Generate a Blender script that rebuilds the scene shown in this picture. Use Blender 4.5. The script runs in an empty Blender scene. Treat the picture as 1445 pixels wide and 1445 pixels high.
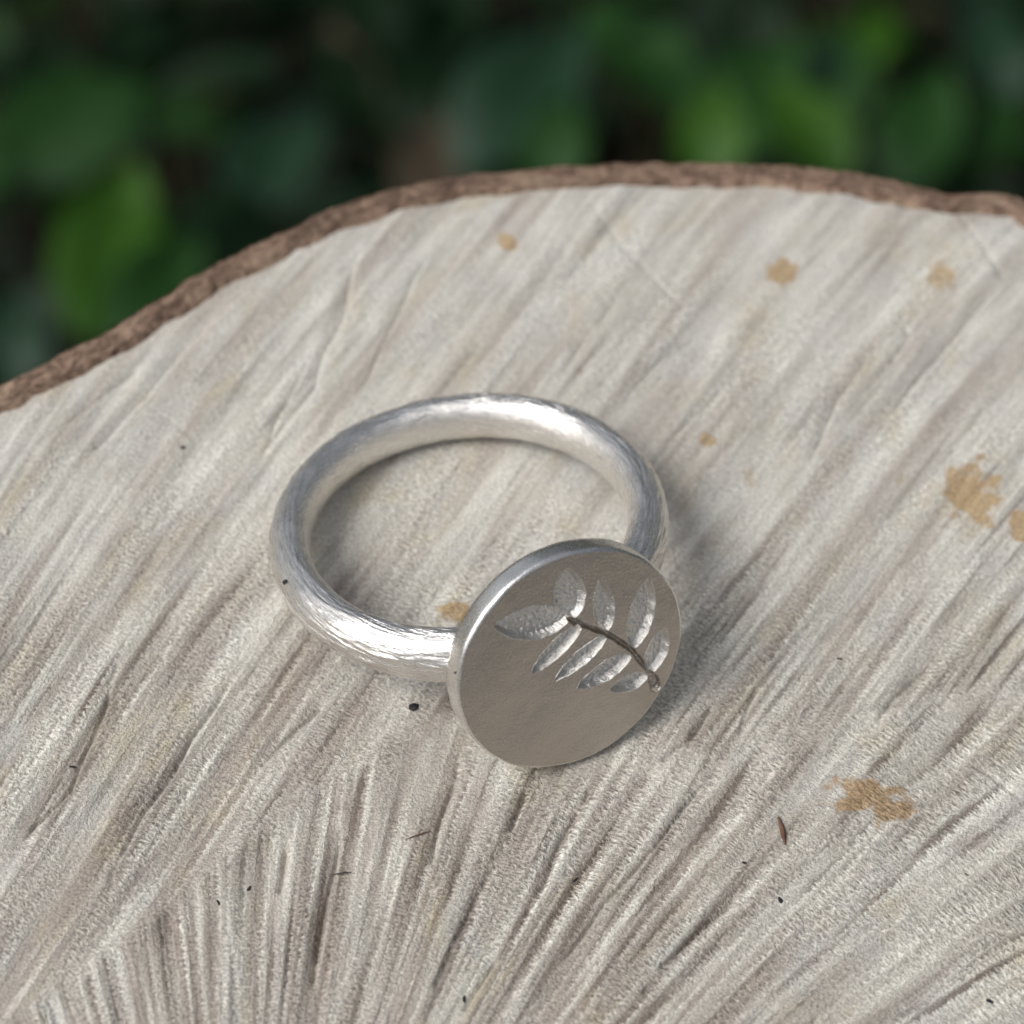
import bpy, math, random
import numpy as np
from mathutils import Vector, Matrix

random.seed(7)
MM = 0.001
scene = bpy.context.scene
col = scene.collection

# ------------------------------------------------------------------ camera
cam_d = bpy.data.cameras.new('camera')
cam = bpy.data.objects.new('camera', cam_d)
col.objects.link(cam)
CAM = Vector((2.36, -95.54, 133.761)) * MM
RIGHT = Vector((0.9977, 0.05437, 0.04046)); UP = Vector((-0.06777, 0.80044, 0.59556)); BACK = RIGHT.cross(UP)
M = Matrix((RIGHT, UP, BACK)).transposed().to_4x4(); M.translation = CAM
cam.matrix_world = M
cam_d.sensor_width = 36; cam_d.sensor_height = 36
cam_d.angle = math.radians(20)
cam_d.clip_start = 0.01; cam_d.clip_end = 500
cam_d.dof.use_dof = True
cam_d.dof.focus_distance = 0.155
cam_d.dof.aperture_fstop = 36
cam_d.dof.aperture_blades = 0
scene.camera = cam

# ------------------------------------------------------------------ sky and sun (bright overcast, light from the left)
SUN_EL, SUN_AZ = math.radians(50), math.radians(-112)      # azimuth from +Y towards +X
world = bpy.data.worlds.new('World'); scene.world = world; world.use_nodes = True
wn = world.node_tree; wn.nodes.clear()
sky = wn.nodes.new('ShaderNodeTexSky'); sky.sky_type = 'NISHITA'; sky.sun_disc = False
sky.sun_elevation = SUN_EL; sky.sun_rotation = SUN_AZ
sky.air_density = 1.0; sky.dust_density = 4.0; sky.ozone_density = 1.0
hs = wn.nodes.new('ShaderNodeHueSaturation'); hs.inputs['Saturation'].default_value = 0.35
bg = wn.nodes.new('ShaderNodeBackground'); bg.inputs['Strength'].default_value = 0.09
wo = wn.nodes.new('ShaderNodeOutputWorld')
wn.links.new(sky.outputs[0], hs.inputs['Color']); wn.links.new(hs.outputs[0], bg.inputs[0]); wn.links.new(bg.outputs[0], wo.inputs[0])

sun_d = bpy.data.lights.new('sun', 'SUN'); sun_d.energy = 1.5; sun_d.angle = math.radians(30); sun_d.color = (1.0, 0.99, 0.97)
sun = bpy.data.objects.new('sun', sun_d); col.objects.link(sun)
sdir = Vector((math.sin(SUN_AZ) * math.cos(SUN_EL), math.cos(SUN_AZ) * math.cos(SUN_EL), math.sin(SUN_EL)))
sun.location = sdir * 3; sun.rotation_euler = sdir.to_track_quat('Z', 'Y').to_euler()

vs = scene.view_settings
vs.view_transform = 'Standard'; vs.look = 'None'; vs.gamma = 1.0; vs.use_curve_mapping = False
vs.exposure = 0.30
scene.cycles.use_denoising = True
scene.cycles.denoiser = 'OPENIMAGEDENOISE'
scene.cycles.denoising_prefilter = 'ACCURATE'
scene.cycles.max_bounces = 6

# ------------------------------------------------------------------ helpers
def hash2(ix, iy, seed):
    h = (ix.astype(np.int64) * 374761393 + iy.astype(np.int64) * 668265263 + seed * 1442695041) & 0xFFFFFFFF
    h = ((h ^ (h >> 13)) * 1274126177) & 0xFFFFFFFF
    return ((h ^ (h >> 16)) & 0xFFFFFF) / float(0xFFFFFF)
def noise(x, y, seed=0):
    """gradient noise, about -1..1"""
    x = np.asarray(x, float); y = np.asarray(y, float)
    x, y = np.broadcast_arrays(x, y)
    ix = np.floor(x); iy = np.floor(y); fx = x - ix; fy = y - iy
    def g(dx, dy):
        a = hash2(ix + dx, iy + dy, seed) * 2 * np.pi
        return np.cos(a) * (fx - dx) + np.sin(a) * (fy - dy)
    u = fx * fx * fx * (fx * (fx * 6 - 15) + 10); v = fy * fy * fy * (fy * (fy * 6 - 15) + 10)
    a = g(0, 0); b = g(1, 0); c = g(0, 1); d = g(1, 1)
    return 1.5 * ((a * (1 - u) + b * u) * (1 - v) + (c * (1 - u) + d * u) * v)
def fbm(x, y, seed=0, o=3):
    r = 0; a = 1
    for i in range(o):
        r = r + a * noise(x * 2 ** i, y * 2 ** i, seed + 17 * i); a *= 0.5
    return r
def sstep(a, b, x):
    t = np.clip((x - a) / (b - a), 0, 1); return t * t * (3 - 2 * t)

def mesh_np(name, V, F, mat=None, smooth=True):
    """V (n,3) in metres, F (m,4) or (m,3) int array or list of arrays"""
    me = bpy.data.meshes.new(name)
    if not isinstance(F, (list, tuple)): F = [F]
    F = [np.asarray(f) for f in F if len(f)]
    nl = sum(f.size for f in F); nf = sum(len(f) for f in F)
    me.vertices.add(len(V)); me.vertices.foreach_set('co', np.asarray(V, np.float32).ravel())
    me.loops.add(nl); me.loops.foreach_set('vertex_index', np.concatenate([f.ravel() for f in F]).astype(np.int32))
    me.polygons.add(nf)
    tot = np.concatenate([np.full(len(f), f.shape[1]) for f in F]); st = np.concatenate([[0], np.cumsum(tot)[:-1]])
    me.polygons.foreach_set('loop_start', st.astype(np.int32))
    me.polygons.foreach_set('use_smooth', np.full(nf, smooth))
    me.update(calc_edges=True); me.validate()
    if mat: me.materials.append(mat)
    return me
def link(name, data, parent=None):
    o = bpy.data.objects.new(name, data); col.objects.link(o); o.parent = parent; return o
def tag(o, label=None, cat=None, group=None, kind=None):
    for k, v in (('label', label), ('category', cat), ('group', group), ('kind', kind)):
        if v: o[k] = v
    return o
def empty(name, loc=(0, 0, 0)):
    o = link(name, None); o.location = loc; o.empty_display_size = 0.01; return o
def grid_faces(nu, nv, wrap_u=False, wrap_v=False):
    iu = np.arange(nu if wrap_u else nu - 1); iv = np.arange(nv if wrap_v else nv - 1)
    I, J = np.meshgrid(iu, iv, indexing='ij'); I2 = (I + 1) % nu; J2 = (J + 1) % nv
    return np.stack([I * nv + J, I2 * nv + J, I2 * nv + J2, I * nv + J2], -1).reshape(-1, 4)
def attr(me, name, arr, typ):
    a = me.attributes.new(name, typ, 'POINT')
    a.data.foreach_set({'FLOAT': 'value', 'FLOAT_VECTOR': 'vector', 'FLOAT_COLOR': 'color'}[typ], np.asarray(arr, np.float32).ravel())

class NT:
    def __init__(s, name):
        s.m = bpy.data.materials.new(name); s.m.use_nodes = True; s.t = s.m.node_tree; s.t.nodes.clear()
        s.out = s.n('ShaderNodeOutputMaterial'); s.b = s.n('ShaderNodeBsdfPrincipled'); s.l(s.b.outputs[0], s.out.inputs[0])
    def n(s, typ, **kw):
        x = s.t.nodes.new(typ)
        for k, v in kw.items(): setattr(x, k, v)
        return x
    def l(s, a, b): s.t.links.new(a, b)
    def put(s, inp, v):
        if hasattr(v, 'is_output'): s.l(v, inp)
        else: inp.default_value = v
    def math(s, op, a, b=0.0, c=None, clamp=False):
        x = s.n('ShaderNodeMath', operation=op, use_clamp=clamp); s.put(x.inputs[0], a); s.put(x.inputs[1], b)
        if c is not None: s.put(x.inputs[2], c)
        return x.outputs[0]
    def vmul(s, v, sc):
        x = s.n('ShaderNodeVectorMath', operation='MULTIPLY'); s.l(v, x.inputs[0]); x.inputs[1].default_value = sc; return x.outputs[0]
    def noise(s, v, scale=1.0, detail=3, rough=0.5, dist=0.0, dim='3D'):
        x = s.n('ShaderNodeTexNoise', noise_dimensions=dim); s.l(v, x.inputs['Vector'])
        x.inputs['Scale'].default_value = scale; x.inputs['Detail'].default_value = detail
        x.inputs['Roughness'].default_value = rough; x.inputs['Distortion'].default_value = dist
        return x.outputs[0]
    def mix(s, f, a, b, mode='MIX'):
        x = s.n('ShaderNodeMix', data_type='RGBA', blend_type=mode); s.put(x.inputs[0], f); s.put(x.inputs[6], a); s.put(x.inputs[7], b); return x.outputs[2]
    def rng(s, v, a, b, c=0.0, d=1.0):
        x = s.n('ShaderNodeMapRange'); s.put(x.inputs[0], v)
        for i, k in enumerate((a, b, c, d)): x.inputs[i + 1].default_value = k
        return x.outputs[0]
    def bump(s, h, strength, dist, nrm=None):
        x = s.n('ShaderNodeBump'); x.inputs['Strength'].default_value = strength; x.inputs['Distance'].default_value = dist; s.l(h, x.inputs['Height'])
        if nrm is not None: s.l(nrm, x.inputs['Normal'])
        return x.outputs[0]
def rgb(r, g, b): return (r, g, b, 1.0)

# ------------------------------------------------------------------ materials
def mat_wood():
    m = NT('weathered_cut_wood')
    gA = m.n('ShaderNodeAttribute', attribute_name='grain').outputs['Vector']       # (across, along) in mm, saw marks of the first cut
    gB = m.n('ShaderNodeAttribute', attribute_name='grain_fan').outputs['Vector']   # the same for the fanned marks of the second cut
    mB = m.n('ShaderNodeAttribute', attribute_name='second_cut').outputs['Fac']
    k = m.n('ShaderNodeAttribute', attribute_name='fibre')                          # r stain, g brown bands plus painted vignette shade, b torn-fibre strength
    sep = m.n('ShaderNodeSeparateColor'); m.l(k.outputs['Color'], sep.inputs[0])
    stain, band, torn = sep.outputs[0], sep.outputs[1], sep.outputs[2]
    obj = m.n('ShaderNodeTexCoord').outputs['Object']
    mm = m.vmul(obj, (1000, 1000, 1000))
    low = k.outputs['Alpha']                                                         # how strongly the saw tore the wood
    inv = m.math('SUBTRACT', 1.0, mB)
    def both(sc, *a, ga=gA, gb=gB):
        return m.math('ADD', m.math('MULTIPLY', m.noise(m.vmul(ga, sc), 1, *a), inv), m.math('MULTIPLY', m.noise(m.vmul(gb, sc), 1, *a), mB))
    tick = both((3.4, 6.0, 1), 2, 0.55, 0.2)
    jag = m.n('ShaderNodeCombineXYZ'); m.l(m.math('MULTIPLY', m.math('SUBTRACT', tick, 0.5), 0.55), jag.inputs[0])
    def add(a_, b_):
        x = m.n('ShaderNodeVectorMath', operation='ADD'); m.l(a_, x.inputs[0]); m.l(b_, x.inputs[1]); return x.outputs[0]
    jA, jB = add(gA, jag.outputs[0]), add(gB, jag.outputs[0])
    streak = both((0.60, 0.07, 1), 3, 0.6, 0.1)
    crisp = both((1.6, 0.065, 1), 4, 0.64, 0.0, ga=jA, gb=jB)
    line = both((1.25, 0.018, 1), 3, 0.65, 0.0, ga=jA, gb=jB)
    grit = m.noise(mm, 6.5, 2, 0.7)
    blot = m.noise(mm, 0.20, 3, 0.6)
    patch = both((0.33, 0.13, 1), 4, 0.65, 0.3, ga=jA, gb=jB)
    c = m.mix(m.rng(streak, 0.38, 0.62), rgb(0.485, 0.455, 0.40), rgb(0.67, 0.645, 0.58))
    c = m.mix(m.rng(blot, 0.52, 0.30, 0, 0.5), c, rgb(0.54, 0.535, 0.515))
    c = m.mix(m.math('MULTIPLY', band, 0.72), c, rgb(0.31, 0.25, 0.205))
    c = m.mix(m.rng(patch, 0.54, 0.68, 0, 0.55), c, rgb(0.50, 0.43, 0.295))
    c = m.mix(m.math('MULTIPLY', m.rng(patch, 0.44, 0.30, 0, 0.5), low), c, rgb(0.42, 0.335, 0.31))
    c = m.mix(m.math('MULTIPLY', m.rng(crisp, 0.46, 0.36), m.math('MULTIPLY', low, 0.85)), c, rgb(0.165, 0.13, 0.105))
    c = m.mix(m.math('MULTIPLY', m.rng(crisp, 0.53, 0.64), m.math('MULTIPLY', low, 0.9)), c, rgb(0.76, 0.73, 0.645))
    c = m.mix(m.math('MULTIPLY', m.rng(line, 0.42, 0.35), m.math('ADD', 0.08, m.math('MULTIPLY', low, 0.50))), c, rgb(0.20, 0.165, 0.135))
    c = m.mix(m.math('MULTIPLY', m.rng(line, 0.56, 0.66), m.math('ADD', 0.12, m.math('MULTIPLY', low, 0.45))), c, rgb(0.76, 0.735, 0.66))
    sm = m.math('ADD', stain, m.math('ADD', m.math('MULTIPLY', m.math('SUBTRACT', tick, 0.5), 0.7), m.math('MULTIPLY', m.math('SUBTRACT', crisp, 0.5), 0.8)))
    c = m.mix(m.rng(sm, 0.28, 0.75, 0, 0.80), c, m.mix(m.rng(streak, 0.35, 0.65), rgb(0.30, 0.18, 0.075), rgb(0.50, 0.34, 0.16)))
    tv = m.math('ADD', 1.0, m.math('MULTIPLY', torn, m.rng(tick, 0.32, 0.68, -0.40, 0.40)))
    gv = m.rng(grit, 0.28, 0.72, 0.68, 1.30)
    gray = m.n('ShaderNodeCombineColor'); tg = m.math('MULTIPLY', tv, gv)
    for q_ in range(3): m.l(tg, gray.inputs[q_])
    c = m.mix(1.0, c, gray.outputs[0], 'MULTIPLY')
    m.put(m.b.inputs['Base Color'], c)
    m.b.inputs['Roughness'].default_value = 0.58; m.b.inputs['Specular IOR Level'].default_value = 0.4
    h = m.math('ADD', m.math('MULTIPLY', m.math('MULTIPLY', tick, torn), 0.9), m.math('ADD', m.math('MULTIPLY', m.math('MULTIPLY', crisp, low), 2.2), m.math('MULTIPLY', grit, 0.6)))
    m.put(m.b.inputs['Normal'], m.bump(h, 1.0, 0.00016))
    return m.m
def mat_bark():
    m = NT('brown_inner_bark')
    g = m.n('ShaderNodeAttribute', attribute_name='grain').outputs['Vector']
    n1 = m.noise(m.vmul(g, (0.8, 2.0, 1)), 1, 5, 0.7, 1.5)
    n2 = m.noise(m.vmul(g, (3.0, 7.0, 1)), 1, 3, 0.6)
    c = m.mix(m.rng(n1, 0.40, 0.62), rgb(0.12, 0.072, 0.05), rgb(0.42, 0.29, 0.21))
    c = m.mix(m.rng(n2, 0.55, 0.75, 0, 0.55), c, rgb(0.60, 0.46, 0.35))
    n3 = m.noise(m.vmul(g, (0.22, 0.5, 1)), 1, 3, 0.6)
    c = m.mix(m.rng(n3, 0.50, 0.68, 0, 0.5), c, rgb(0.50, 0.37, 0.26)); c = m.mix(m.rng(n3, 0.46, 0.30, 0, 0.6), c, rgb(0.10, 0.066, 0.05))
    m.put(m.b.inputs['Base Color'], c); m.b.inputs['Roughness'].default_value = 0.8; m.b.inputs['Specular IOR Level'].default_value = 0.2
    m.put(m.b.inputs['Normal'], m.bump(m.math('ADD', n1, n2), 0.9, 0.0003))
    return m.m
def mat_silver(name, rough, scratch, co, tintc=(0.93, 0.905, 0.87)):
    m = NT(name)
    if co == 'grain': g = m.n('ShaderNodeAttribute', attribute_name='grain').outputs['Vector']
    else: g = m.vmul(m.n('ShaderNodeTexCoord').outputs['Object'], (1000, 1000, 1000))
    if co == 'grain':
        n1 = m.noise(m.vmul(g, (0.9, 11.0, 1)), 1, 4, 0.65, 0.5); n2 = m.noise(m.vmul(g, (2.5, 5.0, 1)), 1, 3, 0.6)
    else:
        n1 = m.noise(g, 7.0, 4, 0.7); n2 = m.noise(g, 18.0, 3, 0.6)
    h = m.math('ADD', n1, m.math('MULTIPLY', n2, 0.4))
    m.b.inputs['Metallic'].default_value = 1.0
    m.put(m.b.inputs['Base Color'], m.mix(m.rng(n2, 0.3, 0.7), rgb(*[t * 0.93 for t in tintc]), rgb(*tintc)))
    m.put(m.b.inputs['Roughness'], m.rng(n1, 0.3, 0.7, rough * 0.8, rough * 1.25))
    m.put(m.b.inputs['Normal'], m.bump(h, scratch, 0.00006))
    return m.m
def mat_plain(name, c0, c1, scale, rough, spec=0.3, trans=None, bump=0.0, bd=0.001):
    m = NT(name); o = m.n('ShaderNodeTexCoord').outputs['Object']
    n = m.noise(o, scale, 4, 0.6)
    m.put(m.b.inputs['Base Color'], m.mix(m.rng(n, 0.33, 0.67), rgb(*c0), rgb(*c1)))
    m.b.inputs['Roughness'].default_value = rough; m.b.inputs['Specular IOR Level'].default_value = spec
    if bump: m.put(m.b.inputs['Normal'], m.bump(n, bump, bd))
    if trans:
        t = m.n('ShaderNodeBsdfTranslucent'); t.inputs[0].default_value = rgb(*trans)
        x = m.n('ShaderNodeMixShader'); x.inputs[0].default_value = 0.25
        m.l(m.b.outputs[0], x.inputs[1]); m.l(t.outputs[0], x.inputs[2]); m.l(x.outputs[0], m.out.inputs[0])
    return m.m
WOOD = mat_wood(); BARK = mat_bark()
SILVER_BAND = mat_silver('brushed_silver', 0.25, 1.0, 'grain')
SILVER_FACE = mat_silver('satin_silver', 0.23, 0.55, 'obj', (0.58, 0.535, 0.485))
SILVER_RIM = mat_silver('worn_silver', 0.26, 0.3, 'obj', (0.92, 0.90, 0.87))
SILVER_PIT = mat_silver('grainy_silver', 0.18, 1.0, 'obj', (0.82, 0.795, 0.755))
OXIDE = mat_plain('black_oxide', (0.01, 0.01, 0.01), (0.03, 0.03, 0.03), 900, 0.7)
DIRT = mat_plain('dark_dirt', (0.012, 0.012, 0.014), (0.05, 0.045, 0.042), 1500, 0.85)
SPLINT = mat_plain('red_brown_splinter', (0.10, 0.05, 0.035), (0.2, 0.12, 0.08), 1500, 0.7)
SOIL = mat_plain('dark_soil', (0.006, 0.006, 0.004), (0.018, 0.016, 0.011), 60, 0.95, 0.1, bump=0.8, bd=0.01)
STEMM = mat_plain('green_brown_stem', (0.03, 0.035, 0.015), (0.07, 0.06, 0.03), 80, 0.7)
LEAFM = {
    'vivid': mat_plain('vivid_green_leaf', (0.028, 0.09, 0.008), (0.05, 0.135, 0.012), 60, 0.5, 0.25, (0.09, 0.24, 0.02)),
    'yellow': mat_plain('yellow_green_leaf', (0.10, 0.17, 0.02), (0.15, 0.22, 0.03), 60, 0.5, 0.35, (0.2, 0.3, 0.03)),
    'mid': mat_plain('mid_green_leaf', (0.012, 0.05, 0.009), (0.025, 0.078, 0.015), 60, 0.5, 0.25, (0.04, 0.13, 0.02)),
    'dark': mat_plain('dark_green_leaf', (0.004, 0.014, 0.005), (0.010, 0.032, 0.010), 60, 0.55, 0.2, (0.010, 0.04, 0.01)),
    'glossy': mat_plain('glossy_blue_green_leaf', (0.009, 0.036, 0.016), (0.02, 0.058, 0.026), 60, 0.4, 0.45, (0.03, 0.07, 0.03)),
    'dead': mat_plain('dry_brown_leaf', (0.05, 0.04, 0.027), (0.09, 0.07, 0.045), 60, 0.7, 0.2, (0.12, 0.08, 0.04)),
}

# ================================================================== the ground
GZ = -700.0   # mm below the cut face
gx = np.linspace(-60, 60, 41); gx = np.sign(gx) * (np.abs(gx) / 60) ** 3 * 60
X, Y = np.meshgrid(gx, gx, indexing='ij')
V = np.stack([X, Y, GZ * MM + 0.008 * noise(X * 5, Y * 5, 3) * np.exp(-(X**2 + Y**2) / 4)], -1).reshape(-1, 3)
tag(link('ground', mesh_np('ground', V, grid_faces(41, 41), SOIL)), 'dark bare soil under the leafy plants', None, kind='structure')

# ================================================================== the stump
EDGE = [(-30.4, 9.0), (-28.2, 10.7), (-25.6, 12.9), (-22.6, 15.4), (-19.6, 18.5), (-16.9, 21.2), (-14.5, 23.2), (-12.1, 25.0), (-9.4, 26.9), (-6.6, 28.6), (-3.6, 29.7), (-0.1, 30.6), (3.4, 31.3), (6.6, 31.9), (10.1, 32.3), (13.3, 32.6), (16.9, 32.8), (20.0, 32.8), (22.7, 32.6), (25.0, 32.2), (26.7, 31.8), (28.1, 31.45), (29.4, 31.4), (31.2, 31.7), (33.2, 31.3)]
PC = np.array([12.6, -15.0])     # pith
e = np.array(EDGE) - PC
ea = np.arctan2(e[:, 1], e[:, 0]); er = np.hypot(e[:, 0], e[:, 1])
o_ = np.argsort(ea); ea, er = ea[o_], er[o_]
A_FULL = np.linspace(ea[-1] + 0.25, ea[0] + 2 * np.pi - 0.25, 24)
ka = np.concatenate([ea, A_FULL]); kr = np.concatenate([er, 47.5 + 0.8 * np.sin(A_FULL * 5) + 0.5 * np.sin(A_FULL * 11)])
ka = np.concatenate([ka - 2 * np.pi, ka, ka + 2 * np.pi]); kr = np.tile(kr, 3)
def outline(a): return np.interp(a, ka, kr)
BW = 1.7                        # bark thickness, mm

GROOVES = [
 [(-7.8, 25.2), (-8.8, 17.6), (-10.0, 12.3), (-13.0, 5.2)], [(-3.0, 25.6), (-5.8, 17.0), (-7.9, 9.5)],
 [(-15.4, 19.3), (-19.2, 11.8), (-21.5, 7.6), (-24.3, 3.0)], [(-19.1, 14.2), (-23.7, 8.7), (-27.2, 4.5)],
 [(-9.9, 15.8), (-11.8, 9.2), (-12.7, 5.7)], [(23.6, 19.0), (21.4, 14.1), (18.6, 6.7)],
 [(32.8, 25.8), (26.4, 16.7), (22.8, 10.4)], [(8.9, 22.5), (5.8, 17.1), (4.1, 12.8)], [(14.7, 27.2), (11.1, 23.0)],
 [(13.5, 18.9), (10.6, 16.2), (8.1, 11.8)], [(26.3, 20.6), (25.4, 18.9), (24.2, 16.0)], [(15.3, 15.5), (10.1, 8.6)],
 [(-18.4, -6.5), (-19.0, -10.7), (-20.1, -16.2), (-21.8, -18.6), (-22.9, -22.4)],
 [(-11.0, -5.9), (-12.9, -10.2), (-14.7, -14.2), (-16.5, -18.9), (-18.6, -25.2)],
 [(0.5, -11.6), (-0.3, -16.8), (-0.9, -21.1)], [(-5.4, -15.7), (-5.8, -19.4), (-6.0, -21.9), (-6.2, -29.0)],
 [(-8.2, -18.3), (-8.4, -22.3)], [(-6.6, -8.8), (-9.2, -12.6), (-10.8, -15.4)], [(3.4, -18.2), (1.7, -21.5), (-0.6, -28.0)],
 [(4.2, -13.9), (3.4, -17.4)], [(8.2, -12.4), (6.3, -17.2), (3.8, -23.8)], [(15.1, -11.2), (12.5, -15.2), (8.3, -21.3), (5.1, -27.3)],
 [(17.8, -17.4), (14.1, -21.5), (11.5, -24.6), (9.8, -27.8)],
 [(14.7, -7.3), (12.8, -10.5), (10.3, -12.9)], [(27.4, -3.2), (24.5, -6.5), (22.1, -9.9)], [(16.6, -6.2), (15.5, -10.2)],
 [(3.7, -23.9), (1.4, -28.5)]]
CRACKS = [[(5.6, 29.0), (7.7, 25.6), (10.9, 21.8), (12.2, 19.9)], [(28.8, 30.3), (30.7, 26.8), (31.9, 24.0)],
 [(-19.6, 10.3), (-17.0, 8.4), (-13.9, 5.8)], [(28.5, -10.8), (30.9, -12.9)], [(24.3, -20.5), (30.3, -21.1)]]
RIDGE = [(-2.9, -11.7), (-7.0, -15.1), (-10.4, -18.9), (-13.7, -22.5), (-16.1, -25.2), (-18.5, -27.4)]
BOUND = np.array([(-60, -60), (-23.5, -31.8), (-18.5, -27.4), (-10.4, -18.9), (-3.0, -11.2), (2.2, -9.5), (7.4, -12.7), (10.1, -12.5), (12.4, -11.6), (19.1, -9.7), (24.8, -7.2), (33.6, -4.6), (70, 4)])
STAINS = [(22.3, -13.3, 1.7, 1.2), (24.0, -13.9, 1.0, 0.7), (29.0, 7.9, 1.6, 1.9), (31.7, 5.6, 0.8, 1.0), (17.8, 23.9, 1.1, 0.9), (0.9, 24.8, 0.8, 0.8), (13.4, 10.4, 0.6, 0.6), (-0.2, -3.1, 0.8, 0.7), (27.8, 24.3, 0.8, 1.1), (-5.4, -2.3, 0.3, 0.3), (24.8, 8.3, 0.25, 0.35), (16.1, 7.9, 0.4, 0.7)]

def seg_field(X, Y, line):
    """signed distance (right of the line positive) and position along it (0..1)"""
    L = np.array(line, float); best = np.full(X.shape, 1e9); sg = np.zeros(X.shape); al = np.zeros(X.shape)
    sl = np.hypot(*np.diff(L, axis=0).T); cum = np.concatenate([[0], np.cumsum(sl)])
    for i in range(len(L) - 1):
        a, d = L[i], L[i + 1] - L[i]; ll = sl[i]
        t = np.clip(((X - a[0]) * d[0] + (Y - a[1]) * d[1]) / ll**2, 0, 1)
        dx = X - a[0] - t * d[0]; dy = Y - a[1] - t * d[1]; ds = np.hypot(dx, dy); m = ds < best
        best = np.where(m, ds, best); sg = np.where(m, np.where(d[0] * dy - d[1] * dx > 0, 1, -1), sg); al = np.where(m, (cum[i] + t * ll) / cum[-1], al)
    return best * sg, al

def axis(lo, hi, flo, fhi, fine, coarse):
    return np.concatenate([np.arange(lo, flo, coarse), np.arange(flo, fhi, fine), np.arange(fhi, hi + coarse, coarse)])
def wood_height(X, Y):
    bound = np.interp(X, BOUND[:, 0], BOUND[:, 1]) + 0.8 * noise(X * 0.5, Y * 0.5, 5)
    mB = sstep(1.3, -1.3, Y - bound)
    th = math.radians(64)
    wp = 1.5 * noise(X / 40, Y / 40, 11) + 0.2 * noise(X / 12, Y / 17, 12)
    left = np.clip(-X - 10, 0, None)
    wA = X * math.sin(th) - Y * math.cos(th) + wp - 0.010 * left**2 - 0.006 * np.clip(X - 5, 0, None) * (Y + 5)
    sA = X * math.cos(th) + Y * math.sin(th)
    px, py = X + 7.7, Y + 52.0
    wB = np.arctan2(px, py) * 34 + 0.25 * noise(X / 9, Y / 14, 13) + 200; sB = np.hypot(px, py) + 100
    def hs(w, s, sd):
        a = fbm(w * 0.36, s * 0.035, sd, 2); b = fbm(w * 0.9, s * 0.075, sd + 3, 2); c = fbm(w * 2.8, s * 0.10, sd + 6, 2)
        st = np.clip(fbm(w * 0.5, s * 0.05, sd + 9, 2) * 2.2, -1, 1)          # terraces left by the saw
        return 0.10 * a + 0.055 * (b - 0.6 * np.abs(b)) + 0.024 * c + 0.04 * st, b
    hA, bA = hs(wA, sA, 21); hB, bB = hs(wB, sB, 31)
    w = np.where(mB > 0.5, wB, wA); s = np.where(mB > 0.5, sB, sA)
    h = hA * (1 - mB) + hB * mB; bb = bA * (1 - mB) + bB * mB
    flat = sstep(16, 24, X) * sstep(-12, -17, Y)                     # smoother patch on the lower right
    h = h * (1 - 0.55 * flat)
    h += 0.05 * noise(X / 3.0, Y / 3.0, 41) + 0.12 * noise(X / 17, Y / 17, 42)
    groove = np.zeros(X.shape)
    for i, g in enumerate(GROOVES):
        G = np.array(g); m = (X > G[:, 0].min() - 3) & (X < G[:, 0].max() + 3) & (Y > G[:, 1].min() - 3) & (Y < G[:, 1].max() + 3)
        xs, ys = X[m], Y[m]
        d, al = seg_field(xs + 0.25 * noise(xs / 4, ys / 4, 50 + i), ys + 0.1 * noise(xs / 2, ys / 2, 80 + i), g)
        tp = sstep(0, 0.35, al) * sstep(1, 0.6, al) * (0.75 + 0.5 * noise(al * 6, 0 * al + i, 7))
        dep = 0.06 + 0.13 * random.Random(i).random()
        gr = np.exp(-(d / 0.15)**2) * (d > 0) + np.exp(-(d / 0.5)**2) * (d <= 0)
        slit = np.exp(-(d / 0.10)**2) * sstep(0.15, 0.6, tp + 0.3 * noise(al * 14, 0 * al + i, 9))
        v = -dep * gr * tp - (0.10 + 0.18 * sstep(4, -10, ys)) * slit + 0.45 * dep * np.exp(-((np.abs(d) - 0.75) / 0.45)**2) * tp
        h[m] += v; groove[m] = np.maximum(groove[m], gr * tp)
    for i, g in enumerate(CRACKS):
        d, al = seg_field(X + 0.25 * noise(X / 1.5, Y / 1.5, 90 + i), Y, g)
        h -= (0.06, 0.07, 0.03, 0.14, 0.05)[i] * np.exp(-(d / (0.16, 0.16, 0.16, 0.14, 0.12)[i])**2) * sstep(0, 0.1, al) * sstep(1, 0.85, al)
    d, al = seg_field(X + 0.3 * noise(X / 2, Y / 2, 97), Y, RIDGE)
    h += 0.16 * np.exp(-(d / 0.6)**2) * sstep(0, 0.1, al) * sstep(1, 0.9, al)
    d2 = np.abs(Y - bound); lip = np.exp(-(d2 / 0.8)**2) * sstep(8, 12, X)
    h += 0.10 * lip
    # torn fibres stand across the saw marks
    up = sstep(14, -12, Y)
    torn = np.clip(0.22 + 0.42 * up + 0.95 * (fbm(wA * 0.42, sA * 0.07, 61, 2) * (1 - mB) + fbm(wB * 0.42, sB * 0.07, 61, 2) * mB), 0.08, 1.0)
    torn = np.maximum(torn, np.maximum(0.5 * flat, np.maximum(0.95 * np.exp(-(d / 1.0)**2), 0.9 * lip)))
    tk = noise(w * 1.7 + 0.5 * noise(X, Y, 66), s * 4.2, 62)
    h += 0.020 * tk * torn + 0.012 * noise(X * 3.5, Y * 3.5, 63)
    band = np.clip(0.08 + 0.75 * (fbm(wA * 0.4, sA * 0.05, 71, 3) * (1 - mB) + fbm(wB * 0.4, sB * 0.05, 71, 3) * mB) + 0.52 * sstep(4, -18, Y), 0, 1) * (1 - 0.6 * flat)  # brown bands along the grain, plus vignette darkening painted in towards the near side
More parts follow.
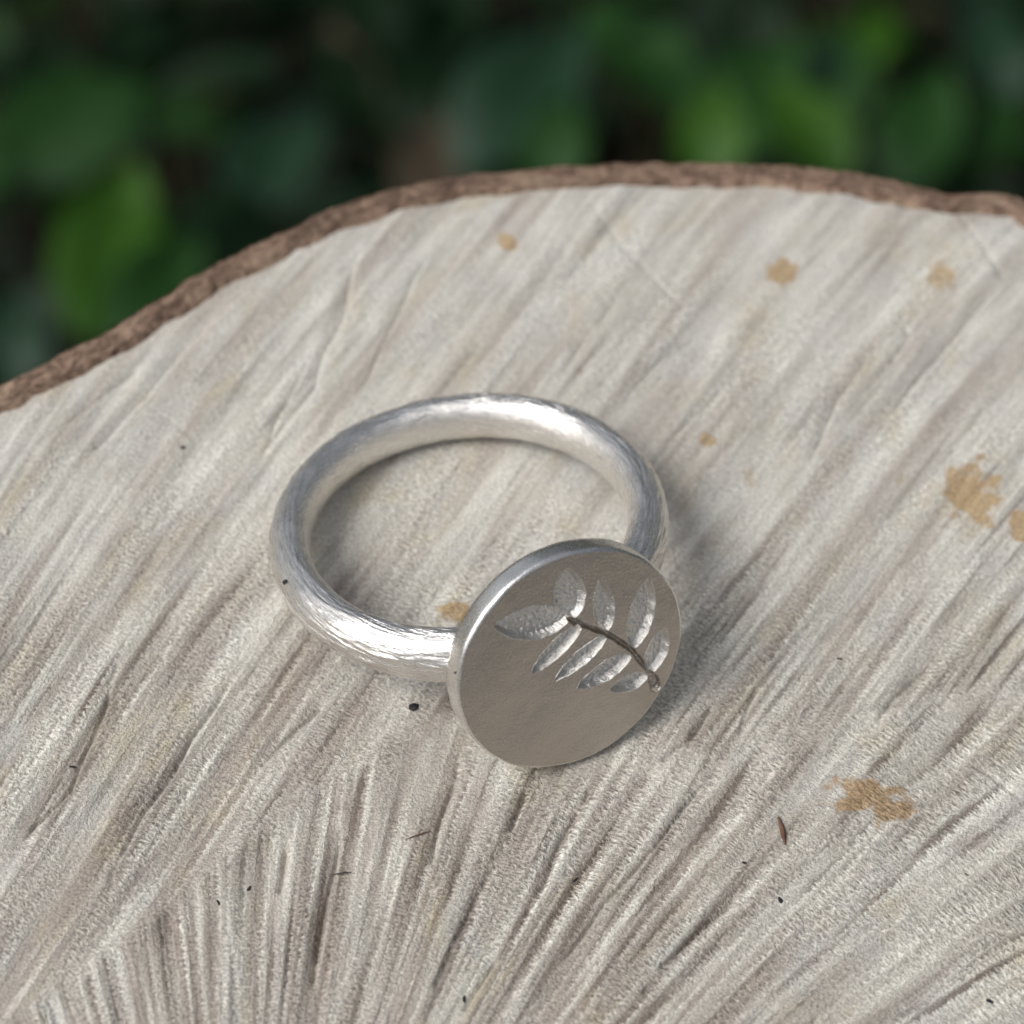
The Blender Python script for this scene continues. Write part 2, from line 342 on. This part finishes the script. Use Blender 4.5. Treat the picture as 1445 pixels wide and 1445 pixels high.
    low = np.clip(0.16 + 0.74 * sstep(8, -14, Y) + 0.26 * sstep(8, 22, X) * sstep(26, 8, Y) - 0.45 * flat + 0.30 * fbm(X / 9, Y / 9, 77, 2) + 0.45 * (fbm(wA * 0.3, sA * 0.08, 78, 2) * (1 - mB) + fbm(wB * 0.3, sB * 0.08, 78, 2) * mB), 0.05, 1.0)
    st = np.zeros(X.shape)
    FADE = {6: 0.7, 9: 0.5, 10: 0.5, 11: 0.5, 8: 0.7, 5: 0.85, 4: 0.95}
    for i, (x, y, rx, ry) in enumerate(STAINS):
        q = np.hypot((X - x) / rx, (Y - y) / ry) + 0.65 * fbm(X * 0.8, Y * 0.8, 100 + i, 3)
        st = np.maximum(st, FADE.get(i, 1.0) * sstep(1.55, 0.45, q))
    return h, wA, sA, wB, sB, mB, st, band, torn, low

ax_x = axis(-38, 64, -31, 36, 0.095, 1.0); ax_y = axis(-66, 36, -31, 34, 0.095, 1.0)
X, Y = np.meshgrid(ax_x, ax_y, indexing='ij')
H, WA, SA, WB, SB, MB, ST, BD, TN, GR = wood_height(X, Y)
H -= 0.22
H -= np.clip(H + 0.30, 0, None) * np.exp(-(((X - 7.4) / 3.2)**2 + ((Y + 12.3) / 1.6)**2))      # worn where the disc rests
R = np.hypot(X - PC[0], Y - PC[1]); RO_ = outline(np.arctan2(Y - PC[1], X - PC[0]))
inside = R < RO_ - 0.55
edge = np.clip((RO_ - BW - R) / 1.0, 0, 1)
H = H - 0.12 * (1 - edge)
keep = inside[:-1, :-1] & inside[1:, :-1] & inside[:-1, 1:] & inside[1:, 1:]
F = grid_faces(len(ax_x), len(ax_y))[keep.ravel()]
used = np.zeros(X.size, bool); used[F.ravel()] = True; remap = np.cumsum(used) - 1
V = np.stack([X, Y, H], -1).reshape(-1, 3)[used] * MM
me = mesh_np('cut_face', V, remap[F], WOOD)
attr(me, 'grain', np.stack([WA, SA, 0 * WA], -1).reshape(-1, 3)[used], 'FLOAT_VECTOR')
attr(me, 'grain_fan', np.stack([WB, SB, 0 * WB], -1).reshape(-1, 3)[used], 'FLOAT_VECTOR')
attr(me, 'second_cut', MB.ravel()[used], 'FLOAT')
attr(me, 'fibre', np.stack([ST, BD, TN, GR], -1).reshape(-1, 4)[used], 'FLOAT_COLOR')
stump = empty('tree_stump', (0, 0, GZ * MM))
tag(stump, 'pale sawn wooden stump with brown bark rim, the silver ring lying on it', 'stump')
cf = link('cut_face', me, stump); cf.location.z = -GZ * MM

# bark: an uneven fibrous strip round the cut face and down the side to the ground
a_vis = np.arange(ea[0] - 0.12, ea[-1] + 0.14, 0.0020); a_hid = np.arange(a_vis[-1] + 0.02, a_vis[0] + 2 * np.pi - 0.01, 0.02)
aa = np.concatenate([a_vis, a_hid])
prof_t = np.concatenate([[-0.25], np.linspace(0, 1, 22), np.full(30, 1.0)])        # across the rim
prof_z = np.concatenate([[-0.9], np.zeros(22), -np.concatenate([np.linspace(0.12, 2.5, 16), np.geomspace(3.5, 700.0, 14)])])
Aq, Tq = np.meshgrid(aa, np.arange(len(prof_t)), indexing='ij')
T = prof_t[Tq]; Zq = prof_z[Tq]
ro = outline(Aq); arc = Aq * 47
wv = 0.10 * fbm(arc / 5, 0 * arc, 201, 3)
wid = BW * (1 + 0.18 * fbm(arc / 4, 0 * arc, 202, 3))
r = ro + wv - wid * (1 - T)
n1 = fbm(arc * 0.55 + T * 1.4, T * 2.6 + 3, 203, 3); n2 = fbm(arc * 1.6 + T * 2.0, T * 5, 204, 3)
rope = np.sin(arc * 2.0 + T * 5.0 + 2.0 * noise(arc / 2, T * 2, 205))
top = (Zq == 0)
z = Zq + np.where(top, 0.06 + 0.09 * n1 + 0.08 * n2 + 0.01 * rope - 0.25 * (1 - np.minimum(1, T * 6)) - 0.30 * sstep(0.75, 1.0, T), 0)
sd = (~top) & (T > 0.5)
r = r + np.where(sd, 0.10 * n1 + 0.10 * fbm(arc * 0.5, Zq * 0.35, 206, 3) + 0.002 * np.abs(Zq) , 0)
notch = np.exp(-((Aq - np.arctan2(30.9 - PC[1], 28.2 - PC[0])) / 0.012)**2)
r = r - 0.15 * notch; z = z - 0.12 * notch * top
V = np.stack([PC[0] + r * np.cos(Aq), PC[1] + r * np.sin(Aq), z], -1).reshape(-1, 3) * MM
me = mesh_np('bark', V, grid_faces(len(aa), len(prof_t), wrap_u=True), BARK)
attr(me, 'grain', np.stack([arc, T * BW + np.where(top, 0, -Zq), 0 * T], -1).reshape(-1, 3), 'FLOAT_VECTOR')
bk = link('bark', me, stump); bk.location.z = -GZ * MM

# ================================================================== the ring
RO, TR, TA, TH = 11.05, 1.15, 1.22, 1.4
phi, tilt, rot = 0.538921504, 0.232298915, 0.169135956
rad = np.array([math.sin(phi) * math.cos(tilt), -math.cos(phi) * math.cos(tilt), math.sin(tilt)])
side = np.array([math.cos(phi), math.sin(phi), 0.0])
axv = np.array([-math.sin(phi) * math.sin(tilt), math.cos(phi) * math.sin(tilt), math.cos(tilt)])
hC = (RO - TR) * math.sin(tilt) + TA * math.cos(tilt)
O = np.array([0, 0, hC])
ring = empty('silver_ring', (0, 0, 0))
tag(ring, 'brushed silver ring with a round disc stamped with a leafy sprig', 'ring')

na, nb = 1300, 150
a = np.linspace(0, 2 * np.pi, na, endpoint=False)[:, None]; b = np.linspace(0, 2 * np.pi, nb, endpoint=False)[None]
cb, sb = np.cos(b), np.sin(b)
near_d = ((1 + np.cos(a)) / 2) ** 1.5
TRa = TR + 0.14 * near_d; TAa = TA + 0.13 + 0.26 * near_d       # the wire is heavier towards the disc
prad = np.where(cb >= 0, TRa * cb, -0.86 * TRa * np.abs(cb) ** 0.80)
pax = TAa * np.sign(sb) * np.abs(sb) ** 0.92
def per(f, period, au):      # noise periodic in a: two noises blended over the seam
    t = sstep(0.0, 0.25, (au % (2 * np.pi)) / (2 * np.pi)); return t
arc = a * (RO - TR); v = b * TR
outer = sstep(-0.75, 0.1, cb)
obl = arc + 0.0 * v
s1 = fbm(arc * 0.42 + v * 0.55, v * 4.2 + arc * 0.30, 301, 3)
s2 = fbm(arc * 0.38 - v * 0.5, v * 5.0 - arc * 0.24, 302, 3)
cut = -np.clip(np.abs(noise(arc * 0.25 + v * 0.3, v * 2.6 + arc * 0.22, 303)) - 0.02, 0, 0.25) * -1
seam = sstep(0, 0.04, a / (2 * np.pi)) * sstep(1, 0.96, a / (2 * np.pi))
und = 0.05 * noise(arc * 0.25 + 0 * v, v * 0.5, 305) + 0.03 * noise(arc * 0.7, v * 0.9, 306)
near = np.exp(-(np.minimum(a, 2 * np.pi - a) / 0.62)**6)
disp = seam * (outer * (0.032 * s1 + 0.032 * s2 + 0.14 * (np.clip(cut, 0, 0.2) - 0.1)) + und) + near * outer * 0.05 * fbm(arc * 1.2, v * 2.2, 307, 2)
rr = RO - TR + prad + disp * cb; zz = pax + disp * sb
V = O + (rr * np.cos(a))[..., None] * rad + (rr * np.sin(a))[..., None] * side + (zz + 0 * a)[..., None] * axv
me = mesh_np('band', V.reshape(-1, 3) * MM, grid_faces(na, nb, True, True), SILVER_BAND)
attr(me, 'grain', np.stack(np.broadcast_arrays(arc + 0.4 * v, v + 0.1 * arc, 0 * arc), -1).reshape(-1, 3), 'FLOAT_VECTOR')
band = link('band', me, ring)

def pore(parent, P, nrm, rx, ry, ang):
    n = Vector(nrm).normalized(); t = n.orthogonal().normalized(); u = n.cross(t)
    vs_, fs = [Vector(P) + n * 0.015], []
    K = 14
    for ringi, (k, lift) in enumerate(((0.55, 0.02), (1.0, -0.03))):
        for i in range(K):
            q = 2 * math.pi * i / K; w = 1 + 0.15 * math.sin(3 * q + 1)
            x, y = rx * k * w * math.cos(q), ry * k * w * math.sin(q)
            x, y = x * math.cos(ang) - y * math.sin(ang), x * math.sin(ang) + y * math.cos(ang)
            vs_.append(Vector(P) + t * x + u * y + n * lift)
    tri = [(0, 1 + i, 1 + (i + 1) % K) for i in range(K)]; quad = [(1 + i, 1 + K + i, 1 + K + (i + 1) % K, 1 + (i + 1) % K) for i in range(K)]
    return link('casting_pore', mesh_np('casting_pore', np.array([tuple(p) for p in vs_]) * MM, [np.array(tri), np.array(quad)], OXIDE), parent)

# the stamped disc: polar height field, sprig pressed into it
Rd, EX = 6.589, 1.0167
nv = math.cos(rot) * rad + math.sin(rot) * axv; uv = math.cos(rot) * axv - math.sin(rot) * rad
Cd = O + (RO - 0.3 + TH) * rad - 0.0678 * axv
LEAVES = [((0.2, 2.64), (-3.93, 3.99), 2.02), ((0.51, 2.6), (0.47, 5.72), 1.81), ((2.25, 1.01), (2.29, 4.24), 1.29), ((3.63, -0.81), (5.13, 3.10), 1.64), ((4.35, -2.85), (5.60, -0.33), 1.43), ((0.82, 1.98), (-2.39, 0.27), 1.15), ((2.12, 0.69), (-1.17, -0.74), 1.07), ((3.39, -1.19), (-0.02, -1.74), 1.31), ((4.21, -2.97), (1.86, -2.75), 1.15)]
STEM = [(0.25, 2.62), (0.91, 1.94), (2.17, 0.86), (3.48, -0.84), (4.31, -2.72), (4.60, -3.6), (4.62, -3.9)]
nr, nt = 210, 760
th = np.linspace(0, 2 * np.pi, nt, endpoint=False)
Rth = Rd * (1 + 0.010 * noise(3 + 1.3 * np.cos(th), 3 + 1.3 * np.sin(th), 401) + 0.004 * noise(9 + 5 * np.cos(th), 9 + 5 * np.sin(th), 402))
bev = 0.16 + 0.05 * noise(5 + 3 * np.cos(th), 5 + 3 * np.sin(th), 403)
rf = np.linspace(0.004, 1, nr)
RR = rf[:, None] * (Rth - bev)[None]; x = RR * np.cos(th) * EX; y = RR * np.sin(th)
hgt = 0.07 * noise(x / 3.2, y / 3.2, 411) + 0.012 * noise(x / 0.8, y / 0.8, 412) - 0.004 * np.abs(noise(x * 3, y * 3, 413)) - 0.10 * (np.hypot(x / EX, y) / Rd)**4
ident = np.full(x.shape, -1); depth = np.zeros(x.shape)
wob = 0.10 * noise(x * 2.2, y * 2.2, 420)
for i, (b0, t0, wd) in enumerate(LEAVES):
    B, D = np.array(b0), np.array(t0) - np.array(b0); L = math.hypot(*D); D = D / L
    s = ((x - B[0]) * D[0] + (y - B[1]) * D[1]) / L; c = -(x - B[0]) * D[1] + (y - B[1]) * D[0]
    sc = np.clip(s, 0, 1)
    half = wd * 0.52 * np.sin(np.pi * sc ** 0.92) ** 0.62 * (1.0 - 0.12 * sc)
    d = np.where((s > 0) & (s < 1), half - np.abs(c) + wob * 0.5, -1)
    dep = 0.40 * (0.75 * np.clip(d / 0.26, 0, 1) + 0.25 * sstep(0.0, 0.26, d))
    ident = np.where((d > 0) & (dep > depth), i, ident); depth = np.maximum(depth, dep)
ds, al = seg_field(x, y, STEM)
hw = 0.17 + 0.05 * noise(al * 9, 0 * al, 8) + 0.18 * sstep(0.80, 1.0, al)
d = hw - np.abs(ds) + wob * 0.4
dep = 0.32 * sstep(0, 0.13, d)
ident = np.where((d > 0) & (dep > depth), 99, ident); depth = np.maximum(depth, dep)
inn = sstep(0.1, 0.28, depth)
hgt = hgt - depth + inn * (0.050 * fbm(x * 4.5, y * 4.5, 431, 2)) + 0.05 * np.exp(-((depth - 0.02) / 0.05)**2) * (depth > 0)
# rim: bevel, side, back
rings = [(RR, hgt)]
hb = hgt[-1]
for k, dz in ((0.35, 0.03), (0.7, 0.09), (0.92, 0.18), (1.0, 0.30), (1.01, 0.6), (1.01, 0.9), (0.98, 1.2), (0.9, 1.38), (0.0, 1.44)):
    rk = (Rth - bev + bev * k); fac = 0.02 * noise(7 + 4 * np.cos(th), 7 + 4 * np.sin(th) + dz, 441)
    rings.append(((rk + fac)[None], (hb * (1 - min(1, dz)) - dz)[None]))
rings.append(((0.6 * Rth)[None], np.full((1, nt), -1.45))); rings.append(((0.02 * Rth)[None], np.full((1, nt), -1.45)))
RA = np.concatenate([q[0] for q in rings]); HA = np.concatenate([q[1] for q in rings])
xa = RA * np.cos(th) * EX; ya = RA * np.sin(th)
V = (Cd + xa[..., None] * side + ya[..., None] * uv + HA[..., None] * nv).reshape(-1, 3) * MM
F = grid_faces(len(RA), nt, False, True)
fid = np.full(len(F), -1); fi = ident.ravel()
nfront = (nr - 1) * nt
q = fi[F[:nfront]]; fid[:nfront] = q.max(1)
def submesh(name, sel, mat):
    f = F[sel]; used = np.zeros(len(V), bool); used[f.ravel()] = True; rm = np.cumsum(used) - 1
    return mesh_np(name, V[used], rm[f], mat)
centre = np.arange(nt)[None]
rim0 = (nr - 1) * nt
isrim = np.arange(len(F)) >= rim0
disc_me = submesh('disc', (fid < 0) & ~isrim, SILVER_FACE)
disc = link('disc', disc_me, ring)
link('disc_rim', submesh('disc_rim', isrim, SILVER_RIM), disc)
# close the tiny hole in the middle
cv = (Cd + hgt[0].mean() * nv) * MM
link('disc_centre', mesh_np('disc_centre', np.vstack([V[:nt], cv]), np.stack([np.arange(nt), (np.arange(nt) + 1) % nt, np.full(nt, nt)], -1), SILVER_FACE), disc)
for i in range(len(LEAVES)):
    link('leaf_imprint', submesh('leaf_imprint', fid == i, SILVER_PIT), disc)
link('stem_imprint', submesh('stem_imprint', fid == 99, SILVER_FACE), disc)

# two dark casting pores, one on the band, one on the disc's rim
def band_point(a0, b0):
    k0 = ((1 + math.cos(a0)) / 2) ** 1.5; r0 = RO - TR + (TR + 0.14 * k0) * math.cos(b0); P_ = O + r0 * math.cos(a0) * rad + r0 * math.sin(a0) * side + (TA + 0.13 + 0.26 * k0) * math.sin(b0) ** 0.92 * axv
    n_ = math.cos(b0) * (math.cos(a0) * rad + math.sin(a0) * side) + math.sin(b0) * axv; return P_, n_
P_, n_ = band_point(4.6582, 0.62)
pore(band, P_ + 0.045 * n_, n_, 0.15, 0.20, 0.6)
q_ = 2.84; n_ = math.cos(q_) * side + math.sin(q_) * uv
pore(disc, Cd + Rd * 1.005 * n_ + (EX - 1) * Rd * math.cos(q_) * side - 0.42 * nv, n_, 0.07, 0.07, 0)

# ================================================================== crumbs and fibres lying on the wood
def wood_z(x, y):
    i = int(np.clip(np.searchsorted(ax_x, x), 0, len(ax_x) - 1)); j = int(np.clip(np.searchsorted(ax_y, y), 0, len(ax_y) - 1)); return float(H[i, j])
def crumb_mesh(seed, r):
    rg = random.Random(seed); V_, F_ = [], []
    for i in range(5):
        lat = math.pi * i / 4
        for j in range(8):
            q = 2 * math.pi * j / 8; k = r * (0.7 + 0.6 * rg.random())
            V_.append((k * 1.25 * math.sin(lat) * math.cos(q), k * 0.85 * math.sin(lat) * math.sin(q), 0.55 * k * math.cos(lat)))
    return mesh_np('dirt_crumb', np.array(V_) * MM, grid_faces(5, 8, False, True), DIRT, False)
SPECK = [(-20.2, -14.8, .16), (-10.0, -21.6, .11), (-11.5, -22.5, .10), (21.1, -4.5, .12), (7.0, -19.6, .12), (17.8, -20.0, .15), (15.9, -17.9, .10), (27.6, 24.2, .09), (1.6, -27.0, .17), (28.6, -25.1, .13), (-17.0, 7.2, .15), (-18.1, 17.7, .12), (27.7, -17.7, .08)]
cb_ = crumb_mesh(1, 0.27)
o = link('dirt_crumb', cb_); o.location = (-2.3 * MM, -9.6 * MM, (wood_z(-2.3, -9.6) + 0.06) * MM)
tag(o, 'largest black dirt crumb on the wood beside the ring disc', 'crumb', 'dirt crumbs on the wood')
for i, (x_, y_, r_) in enumerate(SPECK):
    o = link('dirt_crumb', crumb_mesh(10 + i, r_)); o.location = (x_ * MM, y_ * MM, (wood_z(x_, y_) + 0.03) * MM); o.rotation_euler.z = i; o.scale = (1.0 + 0.6 * ((i * 7) % 5) / 4, 0.55 + 0.4 * ((i * 3) % 4) / 3, 0.6)
    tag(o, 'tiny black dirt speck stuck on the pale sawn wood', 'speck', 'tiny dirt specks on the wood')
def fibre(name, pts, rad_, mat, label, cat):
    pts = [Vector((x_, y_, wood_z(x_, y_) + rad_ * 0.6 + dz)) for x_, y_, dz in pts]
    rings_, K = [], 6
    for i, p in enumerate(pts):
        d = (pts[min(i + 1, len(pts) - 1)] - pts[max(i - 1, 0)]).normalized(); s_ = d.cross(Vector((0, 0, 1))).normalized(); n_ = s_.cross(d)
        w = rad_ * (0.35 if i in (0, len(pts) - 1) else 1)
        rings_ += [p + s_ * w * math.cos(2 * math.pi * j / K) + n_ * w * 0.7 * math.sin(2 * math.pi * j / K) for j in range(K)]
    o = link(name, mesh_np(name, np.array([tuple(p) for p in rings_]) * MM, grid_faces(len(pts), K, False, True), mat)); return tag(o, label, cat)
fibre('wood_hair', [(-5.8, -20.1, 0), (-5.45, -20.3, .12), (-5.1, -20.28, .2), (-4.75, -20.2, .1)], 0.045, DIRT, 'short black fibre lying across a groove in the wood', 'fibre')
fibre('wood_splinter', [(17.7, -15.0, 0), (17.85, -15.6, .05), (17.95, -16.1, .05), (18.05, -16.7, 0)], 0.14, SPLINT, 'red-brown splinter standing in the wood near the large tan stain', 'splinter')
fibre('wood_sliver', [(-2.1, -18.0, 0), (-1.4, -17.65, .08), (-0.8, -17.3, 0)], 0.05, SPLINT, 'thin brown sliver lying between two vertical grooves', 'sliver')

# ================================================================== leafy plants behind the stump
def leaf_mesh(name, L, Wd, curl, fold, mat, seed):
    nu, nw = 9, 7
    s = np.linspace(0, 1, nu)[:, None]; c = np.linspace(-1, 1, nw)[None]
    half = Wd / 2 * np.sin(np.pi * np.clip(s, 0.02, 0.985) ** 0.8) ** 0.8
    x = half * c * (1 + 0.05 * np.sin(s * 25 + seed)); y = L * s + 0 * c
    z = -curl * L * s**2 + fold * half * np.abs(c) + 0.03 * L * np.sin(6 * s + 2 * c + seed)
    return mesh_np(name, np.stack([x, y, z + 0 * x], -1).reshape(-1, 3) * MM, grid_faces(nu, nw), mat)
LM = {}
for k in LEAFM:
    for v_ in range(3):
        LM[k, v_] = leaf_mesh('leaf', [24, 28, 20][v_], [13, 14, 12][v_], [0.15, 0.3, 0.05][v_], [0.25, 0.15, 0.35][v_], LEAFM[k], v_ * 2.1)
ROOTS = [(-110, 265), (-65, 320), (-90, 410), (-12, 345), (28, 420), (58, 310), (112, 360), (150, 290), (-150, 370), (85, 460), (-35, 490)]
ROOTS = [(x_ * 1.38, -95 + (y_ + 95) * 1.38) for x_, y_ in ROOTS]
LABELS = ['low leafy plant with a bright green leaf close behind the bark on the left', None]
# (x, y, z of leaf centre, material, size, heading of the leaf tip in degrees, slope, roll)
KEY = [(-55, 168, -165, 'vivid', 1.15, 80, 20, 10), (-64, 188, -172, 'vivid', 0.95, 110, 25, -10), (-43, 138, -138, 'mid', .8, 60, 10, 20), (-51, 150, -150, 'vivid', .8, 70, 20, 10),
       (-36, 195, -173, 'glossy', 1.0, 75, 15, 0), (-64, 145, -158, 'glossy', .8, 100, 10, 0), (-16, 233, -183, 'mid', .8, 20, 10, 0), (-20, 240, -190, 'dead', 1.0, 0, 10, 0),
       (0, 190, -152, 'glossy', 1.3, 62, 12, 0), (5, 176, -147, 'mid', .8, 80, 20, 0), (-12, 180, -158, 'dead', .8, 90, 10, 0), (17, 210, -163, 'mid', 1.0, 120, 10, 0),
       (24, 160, -126, 'vivid', .75, 85, 25, 0), (31, 190, -151, 'mid', 1.1, 60, 20, 0), (36, 175, -139, 'vivid', .9, 130, 20, 0), (40, 200, -155, 'glossy', .9, 40, 10, 0), (46, 216, -170, 'mid', 1.0, 90, 10, 0),
       (70, 228, -174, 'glossy', 1.0, 100, 10, 0), (55, 189, -153, 'mid', .9, 70, 20, 0), (64, 195, -160, 'mid', .9, 50, 10, 0), (-55, 230, -197, 'mid', .9, 80, 10, 0), (-75, 222, -191, 'dark', 1, 90, 10, 0), (55, 244, -187, 'vivid', .6, 90, 10, 0)]
rg = random.Random(5)
PK = 2.0
KEY = [(CAM.x / MM + PK * (k[0] - CAM.x / MM), CAM.y / MM + PK * (k[1] - CAM.y / MM), CAM.z / MM + PK * (k[2] - CAM.z / MM), k[3], k[4] * PK, *k[5:]) for k in KEY]
items = list(KEY)
for i in range(520):
    y_ = rg.uniform(300, 790); x_ = rg.uniform(-270, 290)
    top_ = -370 - 0.22 * (y_ - 300)
    z_ = rg.uniform(-670, top_ - 50)
    items.append((x_, y_, z_, rg.choices(['dark', 'mid', 'glossy', 'vivid', 'dead'], [14, 3, 1.2, .6, 0])[0], PK * rg.uniform(.6, 1.25), rg.uniform(0, 360), rg.uniform(-20, 45), rg.uniform(-35, 35)))
PLANT_LABEL = ['leafy plant below the stump edge, with vivid green upright leaves', 'leafy plant with blue-green glossy leaf behind the left rim', 'dark leafy plant standing behind the vivid green one',
    'leafy plant with the broadest grey-green glossy leaf', 'leafy plant with dull leaves behind the broad glossy leaf', 'leafy plant with bright and yellow-green leaves close to the bark', 'leafy plant with dull green leaves beside the bright green one',
    'dark leafy plant behind the notched bark', 'very dark leafy plant at the shaded end of the row', 'dark leafy plant furthest behind the bright green one', 'shaded leafy plant with a dry brown leaf']
plants = []
for i, (x_, y_) in enumerate(ROOTS):
    p = empty('leafy_plant', (x_ * MM, y_ * MM, GZ * MM)); tag(p, PLANT_LABEL[i], 'plant', 'leafy plants behind the stump'); plants.append((p, []))
for it in items:
    d = [(it[0] - x_)**2 + (it[1] - y_)**2 for x_, y_ in ROOTS]; i = int(np.argmin(d)); p, lst = plants[i]
    me = LM[it[3], rg.randrange(3)]
    o = link('leaf', me, p)
    q = Matrix.Rotation(math.radians(it[5] - 90), 4, 'Z') @ Matrix.Rotation(math.radians(it[6]), 4, 'X') @ Matrix.Rotation(math.radians(it[7]), 4, 'Y')
    s_ = it[4]; base = Vector(it[:3]) - q @ Vector((0, 12 * s_, 0))
    o.matrix_basis = Matrix.Translation((base - Vector((*ROOTS[i], GZ))) * MM) @ q @ Matrix.Scale(s_, 4)
    lst.append(base - Vector((*ROOTS[i], GZ)))
for p, lst in plants:
    Vs, Fs = [], []
    hub = Vector((0, 0, 110))
    def tube(A, B, r0, r1):
        mid = (A + B) / 2 + Vector((0, 0, -0.08 * (B - A).length)); n0 = len(Vs)
        for k, (P_, r_) in enumerate(((A, r0), (mid, (r0 + r1) / 2), (B, r1))):
            for j in range(5):
                q = 2 * math.pi * j / 5; Vs.append(tuple((P_ + Vector((r_ * math.cos(q), r_ * math.sin(q), 0))) * MM))
        for k in range(2):
            for j in range(5): Fs.append((n0 + k * 5 + j, n0 + k * 5 + (j + 1) % 5, n0 + k * 5 + 5 + (j + 1) % 5, n0 + k * 5 + 5 + j))
    tube(Vector((0, 0, -3)), hub, 2.2, 1.6)
    for b_ in lst: tube(hub if b_.z > 110 else Vector((0, 0, max(5, b_.z * 0.5))), b_, 1.1, 0.5)
    link('stem', mesh_np('stem', np.array(Vs), np.array(Fs), STEMM), p)

# ================================================================== tall shrubs closing the place behind and to one side
def foliage_mesh(seed, n, rx, ry, h0, h1, mats):
    g_ = np.random.default_rng(seed)
    base = leaf_mesh('tmp', 55, 30, 0.2, 0.25, None, seed); bv = np.empty(len(base.vertices) * 3, np.float32); base.vertices.foreach_get('co', bv); bv = bv.reshape(-1, 3)
    bf = grid_faces(9, 7)
    bpy.data.meshes.remove(base)
    Vs, Fs = [], []
    for i in range(n):
        q = g_.uniform(0, 2 * np.pi); z_ = g_.uniform(h0, h1); k = np.sqrt(g_.uniform(0.12, 1)) * (1 + 0.25 * np.sin(3 * q + z_ * 9 + seed))
        k *= np.sqrt(max(0.05, 1 - ((z_ - h0) / (h1 - h0)) ** 3))
        R_ = np.array(Matrix.Rotation(g_.uniform(0, 6.28), 3, 'Z') @ Matrix.Rotation(g_.uniform(-1.0, 0.6), 3, 'X') @ Matrix.Rotation(g_.uniform(-.6, .6), 3, 'Y'))
        Vs.append(bv @ R_.T * g_.uniform(.7, 1.2) + np.array([rx * k * np.cos(q), ry * k * np.sin(q), z_])); Fs.append(bf + 63 * i)
    me = mesh_np('crown', np.vstack(Vs), np.vstack(Fs), None)
    for m_ in mats: me.materials.append(m_)
    me.polygons.foreach_set('material_index', np.repeat(g_.integers(0, len(mats), n), len(bf)).astype(np.int32))
    return me
def trunk_mesh(seed, h):
    g_ = random.Random(seed); Vs, Fs = [], []
    for b_ in range(6):
        q = b_ * 1.05 + g_.random(); n0 = len(Vs)
        for k in range(6):
            t = k / 5; r_ = 0.014 * (1 - 0.75 * t); c_ = Vector((0.22 * t**1.3 * math.cos(q) + .02 * math.sin(5 * t + b_), 0.22 * t**1.3 * math.sin(q), -0.01 + t * h * (0.8 + 0.15 * g_.random())))
            Vs += [tuple(c_ + Vector((r_ * math.cos(j * 1.047), r_ * math.sin(j * 1.047), 0))) for j in range(6)]
        Fs += [(n0 + k * 6 + j, n0 + k * 6 + (j + 1) % 6, n0 + k * 6 + 6 + (j + 1) % 6, n0 + k * 6 + 6 + j) for k in range(5) for j in range(6)]
    return mesh_np('trunk', np.array(Vs), np.array(Fs), STEMM)
CROWN = [foliage_mesh(s_, 1500, 0.36, 0.32, 0.12, 1.40, [LEAFM['dark'], LEAFM['mid'], LEAFM['dark'], LEAFM['glossy']]) for s_ in (1, 2)]
TRUNK = [trunk_mesh(s_, 1.1) for s_ in (1, 2)]
for i, (x_, y_, s_, lab) in enumerate([(-0.35, 1.45, 1.0, 'dense evergreen shrub behind the low leafy plants, open sky beside it'), (0.25, 1.40, 1.1, 'dense evergreen shrub straight behind the stump'), (0.80, 0.80, 1.15, 'tall dense evergreen shrub at the corner of the shrub row'),
                                 (1.00, 0.25, 1.1, 'dense evergreen shrub beside the stump'), (0.98, -0.35, 1.0, 'dense evergreen shrub at the end of the shrub row')]):
    p = empty('evergreen_shrub', (x_, y_, GZ * MM)); p.rotation_euler.z = i * 1.3; p.scale = (s_, s_, s_)
    tag(p, lab, 'shrub', 'evergreen shrubs round the stump')
    link('crown', CROWN[i % 2], p); link('trunk', TRUNK[i % 2], p)
